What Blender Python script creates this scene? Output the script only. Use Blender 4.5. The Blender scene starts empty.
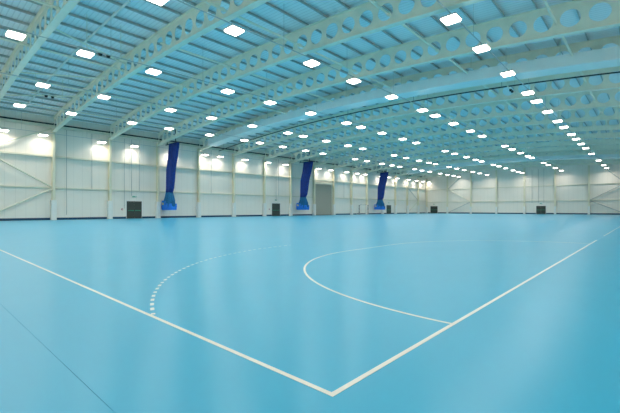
import bpy, bmesh, math, random
from mathutils import Vector, Matrix
random.seed(7)
S = bpy.context.scene
C = S.collection
PI = math.pi

# ------------------------------------------------------------------ layout (metres)
# X runs along the hall, Y across it towards the long panelled wall, origin at the court corner
WL = 58.7          # long panelled wall
WR = -5.5          # wall behind the photographer
XE = 127.35        # far end wall
XB = -3.6          # end wall behind the photographer
BAY = 7.7
MID = 26.6
def arc(y): return 13.78 - 1.87*((y-MID)/32.1)**2      # underside of the curved beams
DEPTH = 1.97
COLX = [4.3, 11.8, 19.0, 26.45, 34.0, 41.7, 49.55, 57.35, 65.35, 73.0, 80.75, 88.3, 96.6, 104.6, 112.55, 120.4]
COLY = [58.66-8.0*k for k in range(1, 8)]
ORD = ['first','second','third','fourth','fifth','sixth','seventh','eighth','ninth','tenth','eleventh','twelfth','thirteenth',
       'fourteenth','fifteenth','sixteenth','seventeenth','eighteenth','nineteenth','twentieth','twenty-first','twenty-second',
       'twenty-third','twenty-fourth','twenty-fifth','twenty-sixth','twenty-seventh','twenty-eighth','twenty-ninth','thirtieth',
       'thirty-first','thirty-second','thirty-third','thirty-fourth']

# ------------------------------------------------------------------ materials
def mat(name, col, rough=.5, metal=0, spec=.5, noise=0, nscale=3, bump=0, bscale=40, emit=None, strength=0):
    m = bpy.data.materials.new(name); m.use_nodes = True
    nt = m.node_tree; b = nt.nodes['Principled BSDF']
    b.inputs['Base Color'].default_value = (*col, 1); b.inputs['Roughness'].default_value = rough
    b.inputs['Metallic'].default_value = metal; b.inputs['Specular IOR Level'].default_value = spec
    if noise or bump:
        tc = nt.nodes.new('ShaderNodeTexCoord')
    if noise:
        n = nt.nodes.new('ShaderNodeTexNoise'); n.inputs['Scale'].default_value = nscale; n.inputs['Detail'].default_value = 4
        nt.links.new(tc.outputs['Object'], n.inputs['Vector'])
        r = nt.nodes.new('ShaderNodeValToRGB')
        r.color_ramp.elements[0].position = .3; r.color_ramp.elements[1].position = .7
        r.color_ramp.elements[0].color = (*[c*(1-noise) for c in col], 1)
        r.color_ramp.elements[1].color = (*[min(1, c*(1+noise)) for c in col], 1)
        nt.links.new(n.outputs['Fac'], r.inputs['Fac']); nt.links.new(r.outputs['Color'], b.inputs['Base Color'])
    if bump:
        n2 = nt.nodes.new('ShaderNodeTexNoise'); n2.inputs['Scale'].default_value = bscale
        nt.links.new(tc.outputs['Object'], n2.inputs['Vector'])
        bp = nt.nodes.new('ShaderNodeBump'); bp.inputs['Strength'].default_value = bump
        nt.links.new(n2.outputs['Fac'], bp.inputs['Height']); nt.links.new(bp.outputs['Normal'], b.inputs['Normal'])
    if emit:
        b.inputs['Emission Color'].default_value = (*emit, 1); b.inputs['Emission Strength'].default_value = strength
    return m

def floor_mat():
    m = mat('sports_floor_blue', (.033, .385, .60), rough=.29, spec=.42)
    nt = m.node_tree; b = nt.nodes['Principled BSDF']; N = nt.nodes.new; L = nt.links.new
    tc = N('ShaderNodeTexCoord')
    n = N('ShaderNodeTexNoise'); n.inputs['Scale'].default_value = .35; n.inputs['Detail'].default_value = 6
    L(tc.outputs['Object'], n.inputs['Vector'])
    r = N('ShaderNodeValToRGB')
    r.color_ramp.elements[0].position = .3; r.color_ramp.elements[0].color = (.029, .365, .57, 1)
    r.color_ramp.elements[1].position = .7; r.color_ramp.elements[1].color = (.034, .38, .595, 1)
    L(n.outputs['Fac'], r.inputs['Fac']); L(r.outputs['Color'], b.inputs['Base Color'])
    n2 = N('ShaderNodeTexNoise'); n2.inputs['Scale'].default_value = 1.3; n2.inputs['Detail'].default_value = 5
    L(tc.outputs['Object'], n2.inputs['Vector'])
    mr = N('ShaderNodeMapRange'); mr.inputs['To Min'].default_value = .285; mr.inputs['To Max'].default_value = .31
    L(n2.outputs['Fac'], mr.inputs['Value']); L(mr.outputs['Result'], b.inputs['Roughness'])
    return m

def lined_mat(name, col, axis, pitch, width, dark, rough=.5, noise=.03):
    """paint or sheet with thin regular joints across one axis"""
    m = mat(name, col, rough=rough)
    nt = m.node_tree; b = nt.nodes['Principled BSDF']; N = nt.nodes.new; L = nt.links.new
    tc = N('ShaderNodeTexCoord'); sp = N('ShaderNodeSeparateXYZ'); L(tc.outputs['Object'], sp.inputs['Vector'])
    d = N('ShaderNodeMath'); d.operation = 'DIVIDE'; d.inputs[1].default_value = pitch; L(sp.outputs[axis], d.inputs[0])
    f = N('ShaderNodeMath'); f.operation = 'FRACT'; L(d.outputs[0], f.inputs[0])
    g = N('ShaderNodeMath'); g.operation = 'LESS_THAN'; g.inputs[1].default_value = width/pitch; L(f.outputs[0], g.inputs[0])
    n = N('ShaderNodeTexNoise'); n.inputs['Scale'].default_value = .6; n.inputs['Detail'].default_value = 4
    L(tc.outputs['Object'], n.inputs['Vector'])
    r = N('ShaderNodeValToRGB')
    r.color_ramp.elements[0].color = (*[c*(1-noise) for c in col], 1); r.color_ramp.elements[1].color = (*[min(1, c*(1+noise)) for c in col], 1)
    L(n.outputs['Fac'], r.inputs['Fac'])
    mx = N('ShaderNodeMix'); mx.data_type = 'RGBA'
    L(g.outputs[0], mx.inputs['Factor']); L(r.outputs['Color'], mx.inputs['A']); mx.inputs['B'].default_value = (*[c*dark for c in col], 1)
    L(mx.outputs['Result'], b.inputs['Base Color'])
    return m

WHITE_WALL = lined_mat('wall_panel_long', (.89, .815, .72), 'X', 1.1, .035, .86)
WHITE_END = lined_mat('wall_panel_end', (.89, .815, .72), 'Y', 1.1, .035, .86)
DECK = lined_mat('roof_liner_sheet', (.90, .91, .92), 'X', .33, .07, .86, rough=.45)
CREAM = mat('cream_painted_steel', (.72, .69, .55), rough=.45, noise=.04, nscale=1.5)
BEAMC = mat('pale_cream_beam_paint', (.90, .85, .70), rough=.45, noise=.04, nscale=1.2)
YCREAM = mat('yellow_cream_column_paint', (.80, .74, .56), rough=.45, noise=.03, nscale=1.5)
PAD = mat('white_column_padding', (.82, .80, .75), rough=.5, noise=.02, nscale=2)
GALV = mat('galvanised_purlin_steel', (.50, .51, .49), rough=.5, metal=.05, noise=.12, nscale=2)
SKIRT = mat('dark_blue_skirting', (.010, .055, .12), rough=.4, noise=.05, nscale=2)
LINE = mat('cream_white_court_paint', (.80, .74, .66), rough=.4, noise=.03, nscale=4)
DASHM = mat('pale_court_paint', (.80, .76, .70), rough=.4, noise=.03, nscale=4)
SEAM = mat('floor_weld_seam', (.031, .366, .572), rough=.4, noise=.05, nscale=4)
DOORM = mat('dark_grey_door_paint', (.05, .058, .046), rough=.45, noise=.06, nscale=3)
DFRAME = mat('dark_brown_door_frame', (.05, .04, .035), rough=.5, noise=.05, nscale=3)
GREENB = mat('green_push_bar', (.03, .28, .16), rough=.4, noise=.04)
SHUT = lined_mat('grey_roller_slats', (.42, .385, .31), 'Z', .12, .018, .7, rough=.5)
NAVY = mat('navy_division_curtain', (.007, .042, .26), rough=.75, noise=.18, nscale=2.5)
TEAL = mat('teal_curtain_netting', (.004, .13, .31), rough=.8, noise=.3, nscale=5)
BRIGHT = mat('bright_blue_curtain_bag', (.008, .19, .75), rough=.6, noise=.12, nscale=4)
YELLOW = mat('yellow_tag', (.75, .65, .12), rough=.6, noise=.05)
HOUS = mat('pale_lamp_housing', (.6, .6, .57), rough=.4, noise=.03)
LAMP = mat('lit_lamp_diffuser', (.9, .9, .85), emit=(1, .93, .82), strength=10)
DARK = mat('black_metal', (.02, .02, .02), rough=.5, noise=.1)
PALEC = mat('pale_grey_conduit', (.45, .44, .41), rough=.5, noise=.05)
TRUNK = mat('blue_grey_cable_trunking', (.5, .52, .52), rough=.5, noise=.05)
CASE = mat('white_casing_sheet', (.88, .87, .83), rough=.3, noise=.03, nscale=.8)
RED = mat('red_call_point', (.45, .06, .05), rough=.5, noise=.04)
SIGNG = mat('green_exit_sign_face', (.02, .32, .14), rough=.4, noise=.03)
SIGNW = mat('white_sign_symbol', (.85, .85, .82), rough=.5, noise=.02)
POSTD = mat('dark_goal_post_bands', (.08, .05, .05), rough=.4, noise=.05)
POSTW = mat('white_goal_post_paint', (.8, .8, .77), rough=.4, noise=.02)

# ------------------------------------------------------------------ mesh helpers
def box(bm, x0, y0, z0, x1, y1, z1):
    v = [bm.verts.new(p) for p in ((x0,y0,z0),(x1,y0,z0),(x1,y1,z0),(x0,y1,z0),(x0,y0,z1),(x1,y0,z1),(x1,y1,z1),(x0,y1,z1))]
    for f in ((3,2,1,0),(4,5,6,7),(0,1,5,4),(1,2,6,5),(2,3,7,6),(3,0,4,7)): bm.faces.new([v[i] for i in f])
    return v
def tube(bm, pts, r, n=8):
    pts = [Vector(p) for p in pts]; rings = []
    for i, p in enumerate(pts):
        t = (pts[min(i+1, len(pts)-1)] - pts[max(i-1, 0)]).normalized()
        u = t.cross(Vector((0,0,1)));  u = u if u.length > .01 else t.cross(Vector((1,0,0)))
        u.normalize(); w = t.cross(u)
        rings.append([bm.verts.new(p + (u*math.cos(2*PI*k/n) + w*math.sin(2*PI*k/n))*r) for k in range(n)])
    for a, b in zip(rings, rings[1:]):
        for k in range(n): bm.faces.new((a[k], a[(k+1)%n], b[(k+1)%n], b[k]))
    bm.faces.new(rings[0][::-1]); bm.faces.new(rings[-1])
def sweep(bm, sections):
    """closed loft through equal-length closed rings"""
    R = [[bm.verts.new(p) for p in s] for s in sections]; n = len(R[0])
    for a, b in zip(R, R[1:]):
        for k in range(n): bm.faces.new((a[k], a[(k+1)%n], b[(k+1)%n], b[k]))
    bm.faces.new(R[0][::-1]); bm.faces.new(R[-1])
def flat(bm, pts):
    bm.faces.new([bm.verts.new(p) for p in pts])
def obj(name, bm, m, parent=None, smooth=False):
    bmesh.ops.recalc_face_normals(bm, faces=bm.faces)
    me = bpy.data.meshes.new(name); bm.to_mesh(me); bm.free(); me.materials.append(m)
    if smooth:
        for p in me.polygons: p.use_smooth = True
    o = bpy.data.objects.new(name, me); C.objects.link(o)
    if parent: o.parent = parent
    return o
def mk(name, m, fn, parent=None, smooth=False):
    bm = bmesh.new(); fn(bm); return obj(name, bm, m, parent, smooth)
def tag(o, label, cat, group=None, kind=None):
    o['label'] = label; o['category'] = cat
    if group: o['group'] = group
    if kind: o['kind'] = kind
    return o
def thing(name, label, cat, loc=(0,0,0), rz=0, group=None, kind=None):
    o = bpy.data.objects.new(name, None); C.objects.link(o); o.location = loc; o.rotation_euler = (0,0,rz)
    o.empty_display_size = .2
    return tag(o, label, cat, group, kind)
def many(name, m, fn, locs, parent):
    o = mk(name, m, fn, parent); o.location = locs[0]
    for l in locs[1:]:
        c = o.copy(); C.objects.link(c); c.location = l
def dup(root, loc, label, rz=None, group=None):
    r = root.copy(); C.objects.link(r); r.location = loc
    if rz is not None: r.rotation_euler = (0,0,rz)
    r['label'] = label
    if group: r['group'] = group
    for ch in list(root.children):
        c = ch.copy(); C.objects.link(c); c.parent = r
        for g in ch.children:
            d = g.copy(); C.objects.link(d); d.parent = c
    return r

# ------------------------------------------------------------------ the setting
floor = mk('floor', floor_mat(), lambda b: box(b, XB-.2, WR-.2, -.2, XE+.2, WL+.2, 0))
tag(floor, 'glossy sky blue sports hall floor with cream court lines', 'floor', kind='structure')
W = .05; Z = .003
def band(bm, pts, w=W):
    L = []
    for i, p in enumerate(pts):
        a = Vector(pts[max(i-1,0)]); b = Vector(pts[min(i+1,len(pts)-1)]); t = (b-a).normalized(); n = Vector((-t.y, t.x))
        p = Vector(p); L.append((p+n*w/2, p-n*w/2))
    for (a,b),(c,d) in zip(L, L[1:]):
        bot = [bm.verts.new((*q, .0005)) for q in (a,b,d,c)]; top = [bm.verts.new((*q, Z)) for q in (a,b,d,c)]
        bm.faces.new(top); bm.faces.new(bot[::-1])
        for k in range(4): bm.faces.new((bot[k], bot[(k+1)%4], top[(k+1)%4], top[k]))
def courts(bm):
    # touchlines and goal lines of the court and of its neighbour further along
    band(bm, [(.008, -.055), (.33, 40)])
    for x0, x1 in ((.03, 20), (23.6, 43.6)):
        box(bm, x0, -.055, 0, x1, -.005, Z)
mk('court_line', LINE, courts, floor)
def area(r, x0=0):
    p = [(x0+8.5+r*math.cos(a), r*math.sin(a)-.03) for a in [PI - PI/2*i/40 for i in range(41)]]
    return p + [(x0+11.5+r*math.cos(a), r*math.sin(a)-.03) for a in [PI/2 - PI/2*i/40 for i in range(41)]]
mk('goal_area_line', LINE, lambda b: [band(b, area(6.03, x)) for x in (0,)], floor)
def dashes(bm):
    for x0 in (0,):
        P = [p for p in area(9.03, x0)]
        # resample by length
        Q = []; acc = 0; fine = []
        for a, b in zip(P, P[1:]):
            for k in range(30): fine.append((a[0]+(b[0]-a[0])*k/30, a[1]+(b[1]-a[1])*k/30))
        s = 0; cur = []
        for a, b in zip(fine, fine[1:]):
            s += math.hypot(b[0]-a[0], b[1]-a[1])
            if x0+.08 < a[0] < x0+9.6 and (s % .30) < .15: cur.append(a)
            else:
                if len(cur) > 2: band(bm, cur[::max(1, len(cur)//4)] if len(cur) > 6 else cur, .055)
                cur = []
mk('free_throw_line', DASHM, dashes, floor)
mk('floor_seam', SEAM, lambda b: band(b, [(-1.25, WR), (-1.25, WL)], .008), floor)

def profile_wall(bm, x0, x1):
    ys = [WR-.2+(WL-WR+.4)*i/40 for i in range(41)]
    top = [(y, arc(y)+DEPTH+.5) for y in ys]
    for x in (x0, x1): flat(bm, [(x, ys[0], 0)] + [(x, y, z) for y, z in top] + [(x, ys[-1], 0)])
def full_wall(bm, x0, x1):
    ys = [WR-.2+(WL-WR+.4)*i/40 for i in range(41)]
    ring = lambda x: [(x, ys[0], -.0), *[(x, y, arc(y)+DEPTH+.5) for y in ys], (x, ys[-1], 0)]
    sweep(bm, [ring(x0), ring(x1)])
wl = mk('wall_left', WHITE_WALL, lambda b: box(b, XB-.2, WL, 0, XE+.2, WL+.2, arc(WL)+DEPTH+.5))
tag(wl, 'long cream white panelled wall behind the blue curtains', 'wall', kind='structure')
wr = mk('wall_right', WHITE_WALL, lambda b: box(b, XB-.2, WR-.2, 0, XE+.2, WR, arc(WR)+DEPTH+.5))
tag(wr, 'long white panelled wall along the camera side', 'wall', kind='structure')
we = mk('wall_far', WHITE_END, lambda b: full_wall(b, XE, XE+.2))
tag(we, 'white panelled end wall across the far end of the hall', 'wall', kind='structure')
wb = mk('wall_back', WHITE_END, lambda b: full_wall(b, XB-.2, XB))
tag(wb, 'white panelled end wall behind the camera', 'wall', kind='structure')
def deck(bm):
    ys = [WR-.2+(WL-WR+.4)*i/64 for i in range(65)]
    ring = lambda x: [(x, y, arc(y)+DEPTH+.24) for y in ys] + [(x, y, arc(y)+DEPTH+.40) for y in ys[::-1]]
    sweep(bm, [ring(XB-.2), ring(XE+.2)])
tag(mk('ceiling', DECK, deck), 'curved pale ribbed metal roof lining above the purlins', 'ceiling', kind='structure')

# skirting, broken at the doors
DL = [(21.62, 23.85, 2.72), (52.0, 54.25, 2.72), (99.6, 102.2, 2.72)]
DE = [(54.35, 56.9, 2.55), (21.1, 23.45, 2.45)]
SHX = (65.75, 72.4)
def skirt_l(bm):
    cuts = sorted([(a-.1, b+.1) for a, b, _ in DL] + [SHX]); x = XB
    for a, b in cuts + [(XE, XE)]:
        box(bm, x, WL-.05, 0, a, WL, .30); x = b
def skirt_e(bm):
    cuts = sorted([(a-.1, b+.1) for a, b, _ in DE]); y = WR
    for a, b in cuts + [(WL-.06, WL)]:
        box(bm, XE-.05, y, 0, XE, a, .34); y = b
tag(mk('baseboard_left', SKIRT, skirt_l), 'dark blue skirting along the foot of the long panelled wall', 'skirting', kind='structure')
tag(mk('baseboard_far', SKIRT, skirt_e), 'dark blue skirting along the foot of the end wall', 'skirting', kind='structure')

# doors
def double_door(name, w, h, loc, rz, label):
    """local: wall plane y=0, room towards -y, centred on x"""
    t = thing(name, label, 'door', loc, rz, kind='structure')
    def fr(b):
        box(b, -w/2-.09, -.09, 0, -w/2, .0, h); box(b, w/2, -.09, 0, w/2+.09, .0, h); box(b, -w/2-.09, -.09, h, w/2+.09, .0, h+.1)
    mk('door_frame', DFRAME, fr, t)
    mk('door_surround', PAD, lambda b: (box(b, -w/2-.22, -.05, 0, -w/2-.09, 0, h+.1), box(b, w/2+.09, -.05, 0, w/2+.22, 0, h+.1), box(b, -w/2-.22, -.05, h+.1, w/2+.22, 0, h+.24)), t)
    for s in (-1, 1):
        x0, x1 = (-w/2, -.006) if s < 0 else (.006, w/2)
        lf = mk('door_leaf', DOORM, lambda b: box(b, x0+.005, -.06, .012, x1-.005, -.012, h-.005), t)
        def bar(b):
            tube(b, [(x0+.12, -.15, 1.25), (x1-.12, -.15, 1.25)], .055, 8)
            box(b, x0+.10, -.15, 1.16, x0+.2, -.05, 1.34); box(b, x1-.2, -.15, 1.16, x1-.1, -.05, 1.34)
        mk('push_bar', GREENB, bar, lf)
        mk('kick_plate', DFRAME, lambda b: box(b, x0+.05, -.066, .05, x1-.05, -.059, .22), lf)
    return t
dl = ['dark grey double exit door beside the first blue curtain', 'dark grey double exit door between first and second blue curtains', 'dark grey double exit door just beyond the third blue curtain']
for k, (a, b, h) in enumerate(DL): double_door(f'door_{k+1}', b-a-.1, h-.1, ((a+b)/2, WL, 0), 0, dl[k])
de = ['dark grey double door in end wall by the hall corner', 'dark grey double door midway along the end wall']
for k, (a, b, h) in enumerate(DE): double_door(f'door_{k+4}', b-a-.1, h-.1, (XE, (a+b)/2, 0), -PI/2, de[k])
t = thing('door_6', 'tall grey roller shutter door beside the second blue curtain', 'roller door', ((SHX[0]+SHX[1])/2, WL, 0), 0, kind='structure')
hw = (SHX[1]-SHX[0])/2
mk('shutter_curtain', SHUT, lambda b: [box(b, -hw+.1, -.10-.012*(k % 2), .1+.12*k, hw-.1, -.04, .1+.12*(k+1)) for k in range(63)], t)
mk('bottom_rail', DFRAME, lambda b: box(b, -hw+.1, -.13, 0, hw-.1, -.04, .1), t)
for s in (-1, 1): mk('guide_rail', CREAM, lambda b: box(b, s*hw-.1, -.18, 0, s*hw+.1, 0, 7.8), t)
mk('roller_box', CREAM, lambda b: box(b, -hw-.1, -.55, 7.66, hw+.1, 0, 8.05), t)

# exit signs
def exit_sign(loc, rz, label):
    t = thing('exit_sign', label, 'exit sign', loc, rz, group='green exit signs')
    mk('sign_box', SIGNW, lambda b: box(b, -.32, -.07, -.13, .32, 0, .13), t)
    f = mk('sign_face', SIGNG, lambda b: box(b, -.30, -.078, -.11, .30, -.071, .11), t)
    def sym(b):
        y = -.081
        box(b, .10, y, -.07, .22, -.0785, .08)                                # doorway
        flat(b, [(-.26, y, 0), (-.18, y, .06), (-.18, y, -.06)]); box(b, -.18, y, -.015, -.08, -.0785, .015)   # arrow
        tube(b, [(-.0, y+.001, .06), (-.0, y+.0012, .075)], .014, 8)                      # head
        flat(b, [(-.02, y, .045), (.025, y, .04), (.01, y, -.01), (-.025, y, -.01)])
        flat(b, [(-.025, y, -.01), (-.01, y, -.01), (-.045, y, -.07), (-.06, y, -.065)])
        flat(b, [(-.0, y, -.01), (.015, y, -.01), (.05, y, -.06), (.035, y, -.07)])
    mk('sign_symbol', SIGNW, sym, f)
sl = ['small green exit sign above the door beside the first blue curtain', 'small green exit sign above the door between two blue curtains', 'small green exit sign above the door beyond the third curtain']
for k, (a, b, h) in enumerate(DL): exit_sign(((a+b)/2, WL, h+.75), 0, sl[k])
se = ['small green exit sign above the end wall door by the corner', 'small green exit sign above the door midway along end wall']
for k, (a, b, h) in enumerate(DE): exit_sign((XE, (a+b)/2, h+.72), -PI/2, se[k])
for (x, lab) in ((20.9, 'red fire call point on white wall beside first exit door'), (51.2, 'red fire call point on white wall beside second exit door')):
    t = thing('mounted_call_point', lab, 'fire alarm', (x, WL, 1.45))
    mk('back_box', RED, lambda b: box(b, -.11, -.07, -.13, .11, 0, .13), t)
    mk('press_plate', SIGNW, lambda b: box(b, -.06, -.078, -.06, .06, -.07, .06), t)

# ------------------------------------------------------------------ wall steelwork
RZL = (4.39, 8.66); RZE = (3.95, 8.40)
for z, w_, lab in ((RZL[0], .17, 'lower cream steel rail running along the long panelled wall'), (RZL[1], .30, 'upper cream steel rail running along the long panelled wall')):
    if z < 5:
        def fn(b):
            for x0, x1 in ((XB, SHX[0]-.12), (SHX[1]+.12, XE)): box(b, x0, WL-.22, z-.09, x1, WL, z+.09)
    else:
        def fn(b): box(b, XB, WL-w_, z-.11, XE, WL, z+.11)
    tag(mk('sheeting_rail', CREAM, fn), lab, 'rail', 'cream wall rails')
for z, lab in ((RZE[0], 'lower cream steel rail running across the end wall'), (RZE[1], 'upper cream steel rail running across the end wall')):
    tag(mk('sheeting_rail', CREAM, lambda b: box(b, XE-.2, WR, z-.09, XE, WL-.35, z+.09)), lab, 'rail', 'cream wall rails')

def column_proto(h, pw, pd, label, pads=True):
    t = thing('steel_column', label, 'column', (0,0,0), 0, 'cream wall columns')
    def sh(b):
        box(b, -.16, -.62, 0, .16, -.59, h); box(b, -.16, -.05, 0, .16, -.02, h); box(b, -.012, -.59, 0, .012, -.05, h)
    mk('column_shaft', YCREAM, sh, t)
    def pad(b):
        box(b, -pw/2, -.62-pd, .02, pw/2, -.0, 2.72)
        bmesh.ops.bevel(b, geom=[e for e in b.edges if abs(e.verts[0].co.z-e.verts[1].co.z) > 1], offset=.06, segments=3, affect='EDGES')
    mk('padded_casing', PAD, pad, t)
    mk('base_plate', CREAM, lambda b: box(b, -pw/2-.02, -.62-pd-.02, 0, pw/2+.02, 0, .035), t)
    return t
proto = None
for i, x in enumerate(COLX):
    lab = f'cream column with white padded foot, {ORD[i]} column along the curtain wall'
    if i == 1: lab = 'cream column with white padded foot where two cross braces meet'
    loc = (x, WL-.01, 0)
    if proto is None:
        proto = column_proto(12.35, .62, .1, lab); proto.location = loc
    else: dup(proto, loc, lab)
pe = None
for k, y in enumerate([WL-.45] + COLY):
    lab = f'cream column against the end wall, {ORD[k]} column out from the hall corner' if k else 'cream corner column where the two panelled walls meet'
    h = arc(y)+.4
    t = thing('steel_column', lab, 'column', (XE-.01, y, 0), -PI/2, 'cream wall columns')
    t2 = proto.children
    def sh(b):
        box(b, -.2, -.50, 0, .2, -.47, h); box(b, -.2, -.05, 0, .2, -.02, h); box(b, -.012, -.47, 0, .012, -.05, h)
    mk('column_shaft', YCREAM, sh, t)
    def pad(b):
        box(b, -.27, -.58, .02, .27, -.0, 2.3)
        bmesh.ops.bevel(b, geom=[e for e in b.edges if abs(e.verts[0].co.z-e.verts[1].co.z) > 1], offset=.05, segments=2, affect='EDGES')
    mk('padded_casing', PAD, pad, t)
    mk('base_plate', CREAM, lambda b: box(b, -.29, -.6, 0, .29, 0, .035), t)

def brace(p, q, r, label, m=CREAM):
    p, q = Vector(p), Vector(q); d = (q-p).normalized()
    t = thing('cross_brace', label, 'brace', p, 0, 'diagonal steel braces')
    q = q-p
    mk('brace_tube', m, lambda b: tube(b, [d*.15, q-d*.15], r, 10), t)
    side = d.cross(Vector((0,0,1))).normalized()
    for e, s in ((Vector((0,0,0)), 1), (q, -1)):
        def gp(b):
            up = side.cross(d).normalized(); v = []
            for y in (-.012, .012):
                v.append([b.verts.new(e + side*y + d*s*a + up*c) for a, c in ((0,-.14),(.34,-.07),(.34,.07),(0,.14))])
            b.faces.new(v[0]); b.faces.new(v[1][::-1])
            for k in range(4): b.faces.new((v[0][k], v[1][k], v[1][(k+1)%4], v[0][(k+1)%4]))
        mk('gusset_plate', m, gp, t)
YB = WL-.40
c0, c1 = COLX[0]+.2, COLX[1]-.22
brace((c0, YB, 8.65), (c1, YB, 4.5), .10, 'cream brace falling from upper rail to the first braced column')
brace((c0, YB, .35), (c1, YB, 4.25), .10, 'cream brace climbing from floor to the first braced column')
brace((c0, YB, 8.95), (c1, YB, 12.4), .10, 'cream brace climbing to the eaves beside the first braced column')
c0, c1 = COLX[14]+.2, COLX[15]-.22
brace((c0, YB, 8.65), (c1, YB, 4.5), .10, 'brace falling from upper rail near the far corner of curtain wall', GALV)
brace((c0, YB, .35), (c1, YB, 4.25), .10, 'cream brace climbing from floor near the far corner of curtain wall')
XBR = XE-.33
a, b_ = COLY[0]-.25, COLY[1]+.25
brace((XBR, a, 8.35), (XBR, b_, 4.05), .09, 'brace in middle of the end wall bay next to hall corner', CREAM)
brace((XBR, a, .3), (XBR, b_, 3.85), .09, 'lowest brace in the end wall bay next to hall corner', GALV)
brace((XBR, a, 8.5), (XBR, a-4.6, 12.7), .09, 'highest brace in the end wall bay next to hall corner', GALV)
a, b_ = COLY[5]-.25, COLY[6]+.25
brace((XBR, a, 4.05), (XBR, b_, 8.35), .10, 'rising brace beside the sixth end wall column', GALV)
brace((XBR, a, 3.85), (XBR, b_, .3), .10, 'falling brace beside the sixth end wall column', GALV)
brace((XBR, b_, 8.5), (XBR, a-3.5, 12.4), .10, 'highest brace beside the seventh end wall column', GALV)

# eaves beam, dark rainwater pipe and cable drops on the long wall
def eaves(b):
    box(b, XB, WL-.50, 12.62, XE, WL-.48, 12.92); box(b, XB, WL-.48, 12.62, XE, WL-.12, 12.66); box(b, XB, WL-.48, 12.88, XE, WL-.12, 12.92)
tag(mk('eaves_beam', CREAM, eaves), 'cream eaves beam along the top of the long panelled wall', 'beam')
ep = thing('eaves_pipe', 'dark pipe running above the eaves beam of the curtain wall', 'pipe', (0, WL-.32, 13.06))
mk('pipe', DARK, lambda b: tube(b, [(XB+.1, 0, 0), (XE-.1, 0, 0)], .10, 8), ep)
many('pipe_bracket', DARK, lambda b: box(b, -.03, -.1, -.14, .03, .14, .16), [(x, 0, 0) for x in COLX], ep)
drops = [(13.35, 0.7, 12.5, 'thin cable drop beside the column where braces meet'), (16.55, 4.4, 12.5, 'thin cable drop in the bay before the first exit door'),
         (21.1, 1.6, 12.4, 'thin cable drop to the red call point by first exit door'), (22.2, 3.55, 12.4, 'thin cable drop to the exit sign over first door'),
         (23.4, 4.4, 12.4, 'thin cable drop beyond the exit sign of first door'), (36.6, 4.4, 12.4, 'thin cable drop between two columns beyond the first curtain'), (52.9, 3.5, 12.4, 'thin cable drop to the exit sign over second door'),
         (53.6, 4.4, 12.4, 'thin cable drop beyond the exit sign of second door'), (77.3, 4.4, 12.4, 'thin cable drop in the bay beyond the roller shutter')]
for x, z0, z1, lab in drops:
    t = thing('hanging_cable', lab, 'cable', (x, WL-.33, 0), 0, 'cable drops on the curtain wall')
    mk('conduit', PALEC, lambda b: box(b, -.03, -.04, z0, .03, .02, z1), t)
    many('cable_clip', PALEC, lambda b: box(b, -.05, -.05, 0, .05, .02, .05), [(0, 0, z) for z in (z0+.4, (z0+z1)/2, z1-.5)], t)
for y, lab in ((22.9, 'thin cable drop over the door midway along end wall'), (21.5, 'thin cable drop beside the door midway along end wall'), (24.6, 'thin cable drop next to the fourth end wall column')):
    t = thing('hanging_cable', lab, 'cable', (XE-.23, y, 0), -PI/2, 'cable drops on the end wall')
    mk('conduit', PALEC, lambda b: box(b, -.035, -.04, 3.4, .035, .02, 13.5), t)
    many('cable_clip', PALEC, lambda b: box(b, -.06, -.05, 0, .06, .02, .05), [(0, 0, z) for z in (4, 8, 12)], t)

# ------------------------------------------------------------------ roof steelwork
Y0, Y1 = WR+.1, WL-.6
PITCH = 1.5; RH = .565
def web(bm):
    T = .014; n = 16
    k0 = int(math.floor((Y0-MID)/PITCH)); k1 = int(math.ceil((Y1-MID)/PITCH))
    H = DEPTH-.05
    def P(y, t, x): return bm.verts.new((x, y-MID, arc(y)+.025+t))
    for k in range(k0, k1):
        ya, yb = max(Y0, MID+k*PITCH), min(Y1, MID+(k+1)*PITCH)
        yc = MID+(k+.5)*PITCH
        solid = yb-ya < PITCH-.01
        for x in (-T, T):
            if solid:
                bm.faces.new([P(ya,0,x), P(yb,0,x), P(yb,H,x), P(ya,H,x)]); continue
            inner = []; outer = []
            for q in range(n):
                a = 2*PI*(q+.5)/n; c, s = math.cos(a), math.sin(a)
                inner.append((yc+RH*c, H/2+RH*s))
                m_ = min((PITCH/2)/abs(c) if abs(c) > 1e-6 else 9, (H/2)/abs(s) if abs(s) > 1e-6 else 9)
                outer.append((yc+m_*c, H/2+m_*s))
            I = [P(y, t_, x) for y, t_ in inner]; O = [P(y, t_, x) for y, t_ in outer]
            cor = {}
            for q in range(n):
                r = (q+1) % n
                (ya_, ta), (yb_, tb) = outer[q], outer[r]
                on_side = lambda p: abs(abs(p[0]-yc)-PITCH/2) < 1e-4
                if on_side(outer[q]) != on_side(outer[r]):
                    cy_ = yc + math.copysign(PITCH/2, (ya_+yb_)/2-yc); ct = H if (ta+tb)/2 > H/2 else 0
                    bm.faces.new([I[q], O[q], P(cy_, ct, x), O[r], I[r]])
                else: bm.faces.new([I[q], O[q], O[r], I[r]])
            if x < 0: I0 = I
            else:
                for q in range(n): bm.faces.new([I0[q], I0[(q+1)%n], I[(q+1)%n], I[q]])
def flange(bm, lo, hi, w):
    ys = [Y0+(Y1-Y0)*i/60 for i in range(61)]
    sweep(bm, [[(-w, y-MID, arc(y)+lo), (w, y-MID, arc(y)+lo), (w, y-MID, arc(y)+hi), (-w, y-MID, arc(y)+hi)] for y in ys])
bw = bmesh.new(); web(bw)
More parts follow.
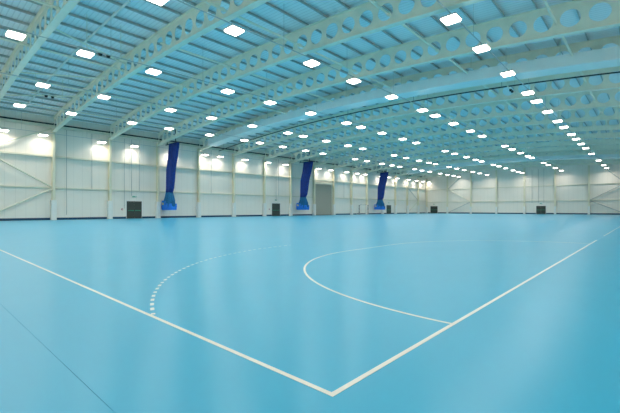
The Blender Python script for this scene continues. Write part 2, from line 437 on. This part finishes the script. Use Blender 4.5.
for i, x in enumerate(COLX):
    lab = f'curved cream roof beam with round holes, {ORD[i]} beam down the hall from the camera'
    if i == 0: x = 4.6
    if i == 0:
        beam = thing('cellular_beam', lab, 'roof beam', (x, MID, 0), 0, 'curved cellular roof beams')
        o = obj('web', bw, BEAMC, beam)
        mk('bottom_flange', BEAMC, lambda b: flange(b, -.02, .025, .23), beam)
        mk('top_flange', BEAMC, lambda b: flange(b, DEPTH-.025, DEPTH+.01, .19), beam)
    else: dup(beam, (x, MID, 0), lab)

# purlins
def purlin(bm):
    h = .21
    box(bm, XB, -.004, .0, XE, .004, h); box(bm, XB, -.075, 0, XE, .004, .006); box(bm, XB, -.004, h-.006, XE, .075, h)
    box(bm, XB, -.075, 0, XE, -.069, .025)
pu = None
ny = int((WL-1.0-WR-.6)/2.0)
for k in range(ny+1):
    y = WL-1.0-2.0*k
    lab = f'grey steel purlin under the roof lining, {ORD[k]} one up from the curtain wall'
    s = -(arc(y+.5)-arc(y-.5))
    if pu is None:
        pu = thing('roof_purlin', lab, 'purlin', (0, y, arc(y)+DEPTH+.014), 0, 'roof purlins')
        mk('purlin_section', GALV, purlin, pu)
        pass
    else: dup(pu, (0, y, arc(y)+DEPTH+.014), lab)

# longitudinal ties through the beam webs
def make_tie(y, xa, xb, lab):
    t = thing('roof_tie', lab, 'tie', (0, y, arc(y)+.78), 0, 'long roof ties')
    mk('tie_tube', BEAMC, lambda b: tube(b, [(xa, 0, 0), (xb, 0, 0)], .085, 8), t)
    many('tie_collar', BEAMC, lambda b: tube(b, [(-.12, 0, 0), (.12, 0, 0)], .13, 8), [(x, 0, 0) for x in [4.6]+COLX[1:] if xa < x < xb], t)
for k, y in enumerate((50.6, 42.6, 34.6, 26.6, 18.6, 10.6, 2.6)):
    lab = f'cream tie tube through the roof beam webs, {ORD[k]} out from the curtain wall'
    if k == 3:
        make_tie(y, XB+.05, 4.9, 'short cream tie tube meeting the first roof beam near mid span')
        make_tie(y, COLX[1]-.3, XE-.05, lab)
    else: make_tie(y, XB+.05, XE-.05, lab)
def rbrace(p, q, lab):
    p, q = Vector(p), Vector(q); d = (q-p).normalized()
    t = thing('roof_brace', lab, 'brace', p, 0, 'sloping braces in the roof')
    mk('brace_tube', BEAMC, lambda b: tube(b, [d*.1, q-p-d*.1], .07, 8), t)
    mk('end_cleat', BEAMC, lambda b: (tube(b, [d*.05, d*.35], .10, 6), tube(b, [q-p-d*.35, q-p-d*.05], .10, 6)), t)
x0, x1 = 4.75, COLX[1]-.1
rbrace((x0, 30.4, arc(31)+1.1), (x1, 33.8, arc(33)+1.1), 'short sloping brace between first two roof beams, over the middle lamp row')
rbrace((x0, 42.6, arc(42.6)+1.1), (x1, 38.6, arc(38.6)+1.1), 'sloping brace between first two roof beams, over the third lamp row')
rbrace((x0, 50.4, arc(50.4)+1.1), (x1, 45.5, arc(45.5)+1.1), 'sloping brace between first two roof beams, over the second lamp row')

# pale pipe under the purlins of the first bay
t = thing('roof_pipe', 'pale thin pipe following the roof across the first bay', 'pipe', (8.1, 0, 0))
pp = [(0, y, arc(y)+DEPTH-.25) for y in [24+(56-24)*i/24 for i in range(25)]]
mk('pipe', PAD, lambda b: tube(b, pp, .085, 8), t)
many('pipe_clip', CREAM, lambda b: box(b, -.08, -.04, -.07, .08, .04, .18), pp[2::4], t)

# boxed casing hung under two of the beams
def casing(bm, ya, yb, dz):
    ys = [ya+(yb-ya)*i/48 for i in range(49)]; S_ = []
    for y in ys:
        z = arc(y)+dz
        S_.append([(-.95, y, z+.04), (-.9, y, z-.02), (.66, y, z-.07), (.72, y, z-.02), (.72, y, z+.3), (.64, y, z+.3), (.64, y, z-.02), (-.83, y, z+.05), (-.83, y, z+.95), (-.95, y, z+.95)])
    sweep(bm, S_)
for x, ya, yb, dz, lab in ((34.05, WR+.2, 54.0, 0, 'long white boxed casing slung under the fifth roof beam'), (104.6, WR+.2, 54.0, 0, 'long white boxed casing slung under a beam close to the end wall')):
    t = thing('beam_casing', lab, 'casing', (x, 0, 0), 0, 'white boxed casings')
    mk('casing_shell', CASE, lambda b: casing(b, ya, yb, dz), t)
    for y in (3.4, 10.3, 17.4, 24.6, 31.6, 38.6, 45.6):
        mk('hanger_rod', CREAM, lambda b: tube(b, [(-.89, y, arc(y)+.9+dz), (-.89, y, arc(y)+DEPTH+.2)], .03, 6), t)

# dark cable strung across the hall at mid bay
t = thing('curtain_track', 'dark thin track across the hall just past the white casing', 'track', (37.9, 0, 0))
tp = [(0, y, arc(y)+.36) for y in [WR+.3+(57.5-WR)*i/40 for i in range(41)]]
mk('track_rail', DARK, lambda b: sweep(b, [[(-.05, p[1], p[2]-.05), (.05, p[1], p[2]-.05), (.05, p[1], p[2]+.05), (-.05, p[1], p[2]+.05)] for p in tp]), t)
many('track_hanger', DARK, lambda b: tube(b, [(0, 0, .05), (0, 0, DEPTH-.25)], .015, 5), tp[3::6], t)

# ------------------------------------------------------------------ lamps
ROWS = [('second', 45.74, [-1.5, 2.3, 6.2, 10.9, 17.5, 22.3, 28.4, 34.5, 37.7, 42.9, 48.8, 53.8, 64.7, 69.3, 75.8, 80.5, 84.4, 92.6, 97.0, 102.1, 109.4, 115.0, 120.0, 124.5]),  # leading lamps of these rows are out of view, added for near light
        ('third', 36.54, [-1.5, 2.4, 6.2, 11.1, 17.8, 22.9, 28.9, 35.2, 38.4, 43.8, 49.6, 54.1, 65.3, 70.4, 76.4, 81.7, 85.2, 93.4, 98.7, 104.0, 110.9, 117.0, 124.0]),
        ('fourth', 26.61, [-1.5, 2.6, 6.5, 11.3, 18.2, 23.3, 29.3, 35.9, 39.1, 44.4, 50.5, 55.1, 66.8, 71.4, 77.9, 83.5, 87.4, 96.1, 100.7, 106.8, 114.1, 119.6, 124.2]),
        ('fifth', 16.69, [-1.5, 2.6, 6.7, 11.5, 18.5, 23.8, 30.0, 36.6, 39.9, 45.4, 51.5, 56.4, 68.3, 72.9, 79.1, 84.9, 88.1, 100.2, 105.6, 115.0, 124.2]),
        ('sixth', 6.6, [-1.5, 2.6, 6.7, 12.2, 19.1, 24.4, 30.8, 37.5, 41.2, 46.7, 52.8, 57.4, 63.9, 68.7, 74.6, 80.4, 89.7, 103.3, 115.6, 124.4])]
FROW = ('first', 56.3, [6.2, 10.2, 17.2, 21.8, 28.0, 34.0, 37.2, 42.9, 48.8, 53.8, 64.7, 69.3, 75.8, 80.5, 84.4, 92.6, 97.0, 102.1, 109.4, 115.0, 120.0, 124.5])
LZ = 12.45
lamp = None
def row_y(y, x, slope): return y + slope*max(0, 1-x/34)
SLOPE = {45.74: 1.9, 36.54: 1.45, 26.61: 1.1, 16.69: .4, 6.6: 0, 57.5: 0, -4.3: 0}
def place_lamp(x, y, z, lab):
    global lamp, WEAK
    if lamp is None:
        lamp = thing('pendant_lamp', lab, 'lamp', (x, y, z), 0, 'lit high bay lamps')
        h = .46
        def hous(b):
            sweep(b, [[(-h,-h,.0),(h,-h,.0),(h,h,.0),(-h,h,.0)], [(-h,-h,.09),(h,-h,.09),(h,h,.09),(-h,h,.09)], [(-.22,-.22,.2),(.22,-.22,.2),(.22,.22,.2),(-.22,.22,.2)]])
        mk('housing', HOUS, hous, lamp)
        mk('diffuser', LAMP, lambda b: sweep(b, [[(-q,-q,zz),(q,-q,zz),(q,q,zz),(-q,q,zz)] for q, zz in ((h-.03, -.001), (h-.03, -.07), (h-.07, -.12))]), lamp)
        mk('bracket', HOUS, lambda b: (tube(b, [(0,0,.18), (0,0,.30)], .03, 6), box(b, -.1, -.05, .18, .1, .05, .22)), lamp)
        ld = bpy.data.lights.new('lamp_beam', 'AREA'); ld.shape = 'SQUARE'; ld.size = .84
        ld.energy = 155; ld.spread = math.radians(160); ld.color = (1, .94, .85)
        WEAK = ld.copy(); WEAK.energy = 80
        lo = bpy.data.objects.new('lamp_beam', ld); C.objects.link(lo); lo.parent = lamp; lo.location = (0, 0, -.14)
    else:
        r = dup(lamp, (x, y, z), lab)
        if z < 12:                                    # the rows beside the walls carry weaker lamps
            for c in r.children:
                if c.type == 'LIGHT': c.data = WEAK
ALLROWS = [(nm, y, xs, LZ) for nm, y, xs in ROWS] + [(FROW[0], 57.5, [(x+2.3)*1.0206-2.3 for x in FROW[2]], 11.3)]
ALLROWS.append(('seventh', -4.3, [-1.5, 2.6, 6.5, 11.3, 18.2, 23.3, 29.3, 35.9, 39.1, 44.4, 55.1, 66.8, 77.9, 91.0, 106.0, 120.0], 11.3))  # unseen row, added with its trunking to brighten the floor near the camera
for nm, y, xs, z in ALLROWS:
    for i, x in enumerate(xs):
        lab = f'lit square high bay lamp, {ORD[i]} in the {nm} hanging row out from curtain wall' if 50 > y > 0 else f'unseen lit square lamp added along the wall behind the camera, {ORD[i]} in the row' if y < 0 else f'lit square lamp hung close to the curtain wall, {ORD[i]} in the row'
        place_lamp(x, row_y(y, x, SLOPE[y]), z, lab)
    t = thing('lighting_trunking', f'thin straight trunking carrying the {nm} lamp row out from the curtain wall', 'trunking', (0, 0, z+.30), 0, 'lamp trunking runs')
    px = [max(XB+.3, xs[0]-3), 34, XE-.6]
    mk('trunking_channel', TRUNK, lambda b: sweep(b, [[(x, row_y(y, x, SLOPE[y])-.025, 0), (x, row_y(y, x, SLOPE[y])+.025, 0), (x, row_y(y, x, SLOPE[y])+.025, .05), (x, row_y(y, x, SLOPE[y])-.025, .05)] for x in px]), t)
    many('drop_rod', TRUNK, lambda b: tube(b, [(0, 0, .06), (0, 0, arc(y)+DEPTH+.2-z-.30)], .014, 5), [(c+3.85, row_y(y, c+3.85, SLOPE[y]), 0) for c in COLX if c+3.85 > px[0]], t)

# small black fittings on the ties
for (x, y, z, lab) in ((8.2, 28.9, 13.2, 'pair of small black fittings slung by the middle lamps of first bay'), (8.2, 44.5, 13.2, 'pair of small black fittings slung by the second lamp row of first bay'),
                       (37.5, 8.0, 12.9, 'pair of small black fittings slung behind the white casing')):
    t = thing('roof_fitting', lab, 'fitting', (x, y, z), 0, 'small black roof fittings')
    for s in (-1, 1):
        def sp(b):
            sweep(b, [[(s*.28-.09,-.08,-.09),(s*.28+.09,-.08,-.09),(s*.28+.09,.08,-.09),(s*.28-.09,.08,-.09)], [(s*.28-.13,-.1,.1),(s*.28+.13,-.1,.1),(s*.28+.13,.1,.1),(s*.28-.13,.1,.1)]])
        mk('fitting_box', DARK, sp, t)
    mk('hanging_bar', CREAM, lambda b: (tube(b, [(-1.6, 0, .13), (1.6, 0, .13)], .05, 6), tube(b, [(-1.2,0,.12), (-1.2,0,arc(y)+DEPTH+.2-z)], .02, 5), tube(b, [(1.2,0,.12), (1.2,0,arc(y)+DEPTH+.2-z)], .02, 5)), t)

# ------------------------------------------------------------------ bunched division curtains
def ring(xc, ya, yb, z, d, n=72, ph=0., fold=9, amp=.35):
    P = []
    for k in range(n):
        a = 2*PI*k/n; c, s = math.cos(a), math.sin(a)
        e = 2/3.2
        yy = (ya+yb)/2 + (yb-ya)/2*math.copysign(abs(c)**e, c)
        xx = d*math.copysign(abs(s)**e, s)*(1 + amp*math.sin(fold*2*PI*(yy-ya)/max(.1, yb-ya)*.5+ph))
        P.append((xc+xx, yy, z))
    return P
CURT = [(27.6, .5, 'navy blue bunched curtain hanging beside the first exit door'), (59.7, .5, 'navy blue bunched curtain hanging next to the roller shutter'), (92.6, .3, 'navy blue bunched curtain hanging just before the third exit door')]
for x, lean, lab in CURT:
    t = thing('division_curtain', lab, 'curtain', (x, 0, 0), 0, 'navy division curtains')
    prof = [(12.1, 54.2-lean, 56.75-.4*lean, .30), (11.5, 54.3-lean, 56.8-.4*lean, .30), (10, 54.6-lean*.8, 57.0-.3*lean, .29), (8, 55.15-lean*.6, 57.45, .28), (6, 55.4-lean*.4, 57.5, .28), (4.9, 55.6-.3*lean, 57.5, .28), (4.2, 55.9, 57.5, .3)]
    mk('drape', NAVY, lambda b: sweep(b, [ring(0, ya, yb, z, d, ph=.12*z) for z, ya, yb, d in prof]), t, True)
    prof2 = [(4.25, 55.9, 57.5, .34), (3.6, 55.6, 57.65, .42), (2.9, 55.3, 58.0, .5), (2.2, 55.2, 58.2, .5), (1.6, 55.3, 58.2, .42)]
    mk('netting_hem', TEAL, lambda b: sweep(b, [ring(0, ya, yb, z, d, ph=.9*z, fold=7, amp=.3) for z, ya, yb, d in prof2]), t, True)
    def bag(b):
        n = 10
        S_ = []
        for z, ya, yb, d, dip in ((2.9, 55.6, 58.3, .50, .75), (2.5, 55.3, 58.3, .55, .1), (2.0, 55.25, 58.35, .56, 0), (1.6, 55.25, 58.35, .54, 0), (1.33, 55.3, 58.3, .5, 0)):
            r = []
            m_ = [(-d, ya), (-d, (2*ya+yb)/3), (-d, (ya+2*yb)/3), (-d, yb), (d, yb), (d, (ya+2*yb)/3), (d, (2*ya+yb)/3), (d, ya)]
            for q, (xx, yy) in enumerate(m_): r.append((xx, yy, z-(dip if q in (0, 1, 6, 7) else 0)*(.9 if dip > .5 else 1)))
            S_.append(r)
        sweep(b, S_)
    bg = mk('curtain_bag', BRIGHT, bag, t)
    mk('yellow_tag', YELLOW, lambda b: box(b, -.58, 57.55, 2.2, -.55, 58.0, 2.55), bg)
    mk('track_bracket', DARK, lambda b: (box(b, -.08, 54.0-lean, 12.12, .08, 57.9, 12.24), box(b, -.05, 57.4, 12.2, .05, 57.5, arc(57.5)+DEPTH+.2), box(b, -.05, 54.6, 12.2, .05, 54.7, arc(54.6)+DEPTH+.2)), t)

# ------------------------------------------------------------------ goals stored against the wall
def goal(x0, x1, y, h, label, banded):
    w = x1-x0
    t = thing('handball_goal', label, 'goal', (x0, y, 0), 0, 'goals against the curtain wall')
    s = .10 if banded else .06
    for px in (0, w):
        po = mk('goal_post', POSTW, lambda b: box(b, px-s, -s, 0, px+s, s, h), t)
        if banded: mk('dark_bands', POSTD, lambda b: [box(b, px-s-.006, -s-.006, z, px+s+.006, s+.006, z+.26) for z in [.05+.38*k for k in range(7)]], po)
    cb = mk('crossbar', POSTW, lambda b: box(b, -s, -s, h-.1, w+s, s, h), t)
    if banded: mk('dark_bands', POSTD, lambda b: [box(b, xx, -s-.006, h-.106, xx+.25, s+.006, h+.006) for xx in [.3+.5*k for k in range(int(w/.5))]], cb)
    for px in (0, w):
        mk('back_stay', POSTW, lambda b: tube(b, [(px, s, h-.06), (px, .5, h-.12), (px, .95, .05)], .022, 6), t)
    mk('ground_bar', POSTW, lambda b: (tube(b, [(0, .95, .025), (w, .95, .025)], .024, 6), tube(b, [(0, s, .025), (0, .95, .025)], .024, 6), tube(b, [(w, s, .025), (w, .95, .025)], .024, 6)), t)
goal(82.3, 86.6, 56.9, 2.72, 'goal frame with dark banded posts before the third curtain', True)
goal(117.6, 122.8, 56.9, 2.85, 'thin white goal frame by the far corner of the hall', False)

# ------------------------------------------------------------------ camera, view
cam = bpy.data.objects.new('camera', bpy.data.cameras.new('camera')); C.objects.link(cam)
f, yaw, yh, h = 373.17, math.radians(42.318), 209.18, 1.473
cam.location = (-2.30, -1.894, h)
cam.rotation_euler = (PI/2, 0, yaw - PI/2)
cam.data.sensor_width = 36; cam.data.lens = f/620*36
cam.data.shift_y = (yh-206.5)/620
cam.data.clip_start = .05; cam.data.clip_end = 400
S.camera = cam
w = bpy.data.worlds.new('world'); S.world = w; w.use_nodes = True
w.node_tree.nodes['Background'].inputs[0].default_value = (0, 0, 0, 1)
S.view_settings.view_transform = 'Standard'; S.view_settings.look = 'None'
S.view_settings.gamma = 1; S.view_settings.use_curve_mapping = False
S.view_settings.exposure = .03
S.cycles.use_denoising = True
S.cycles.max_bounces = 8; S.cycles.diffuse_bounces = 6
S.cycles.sample_clamp_indirect = 6
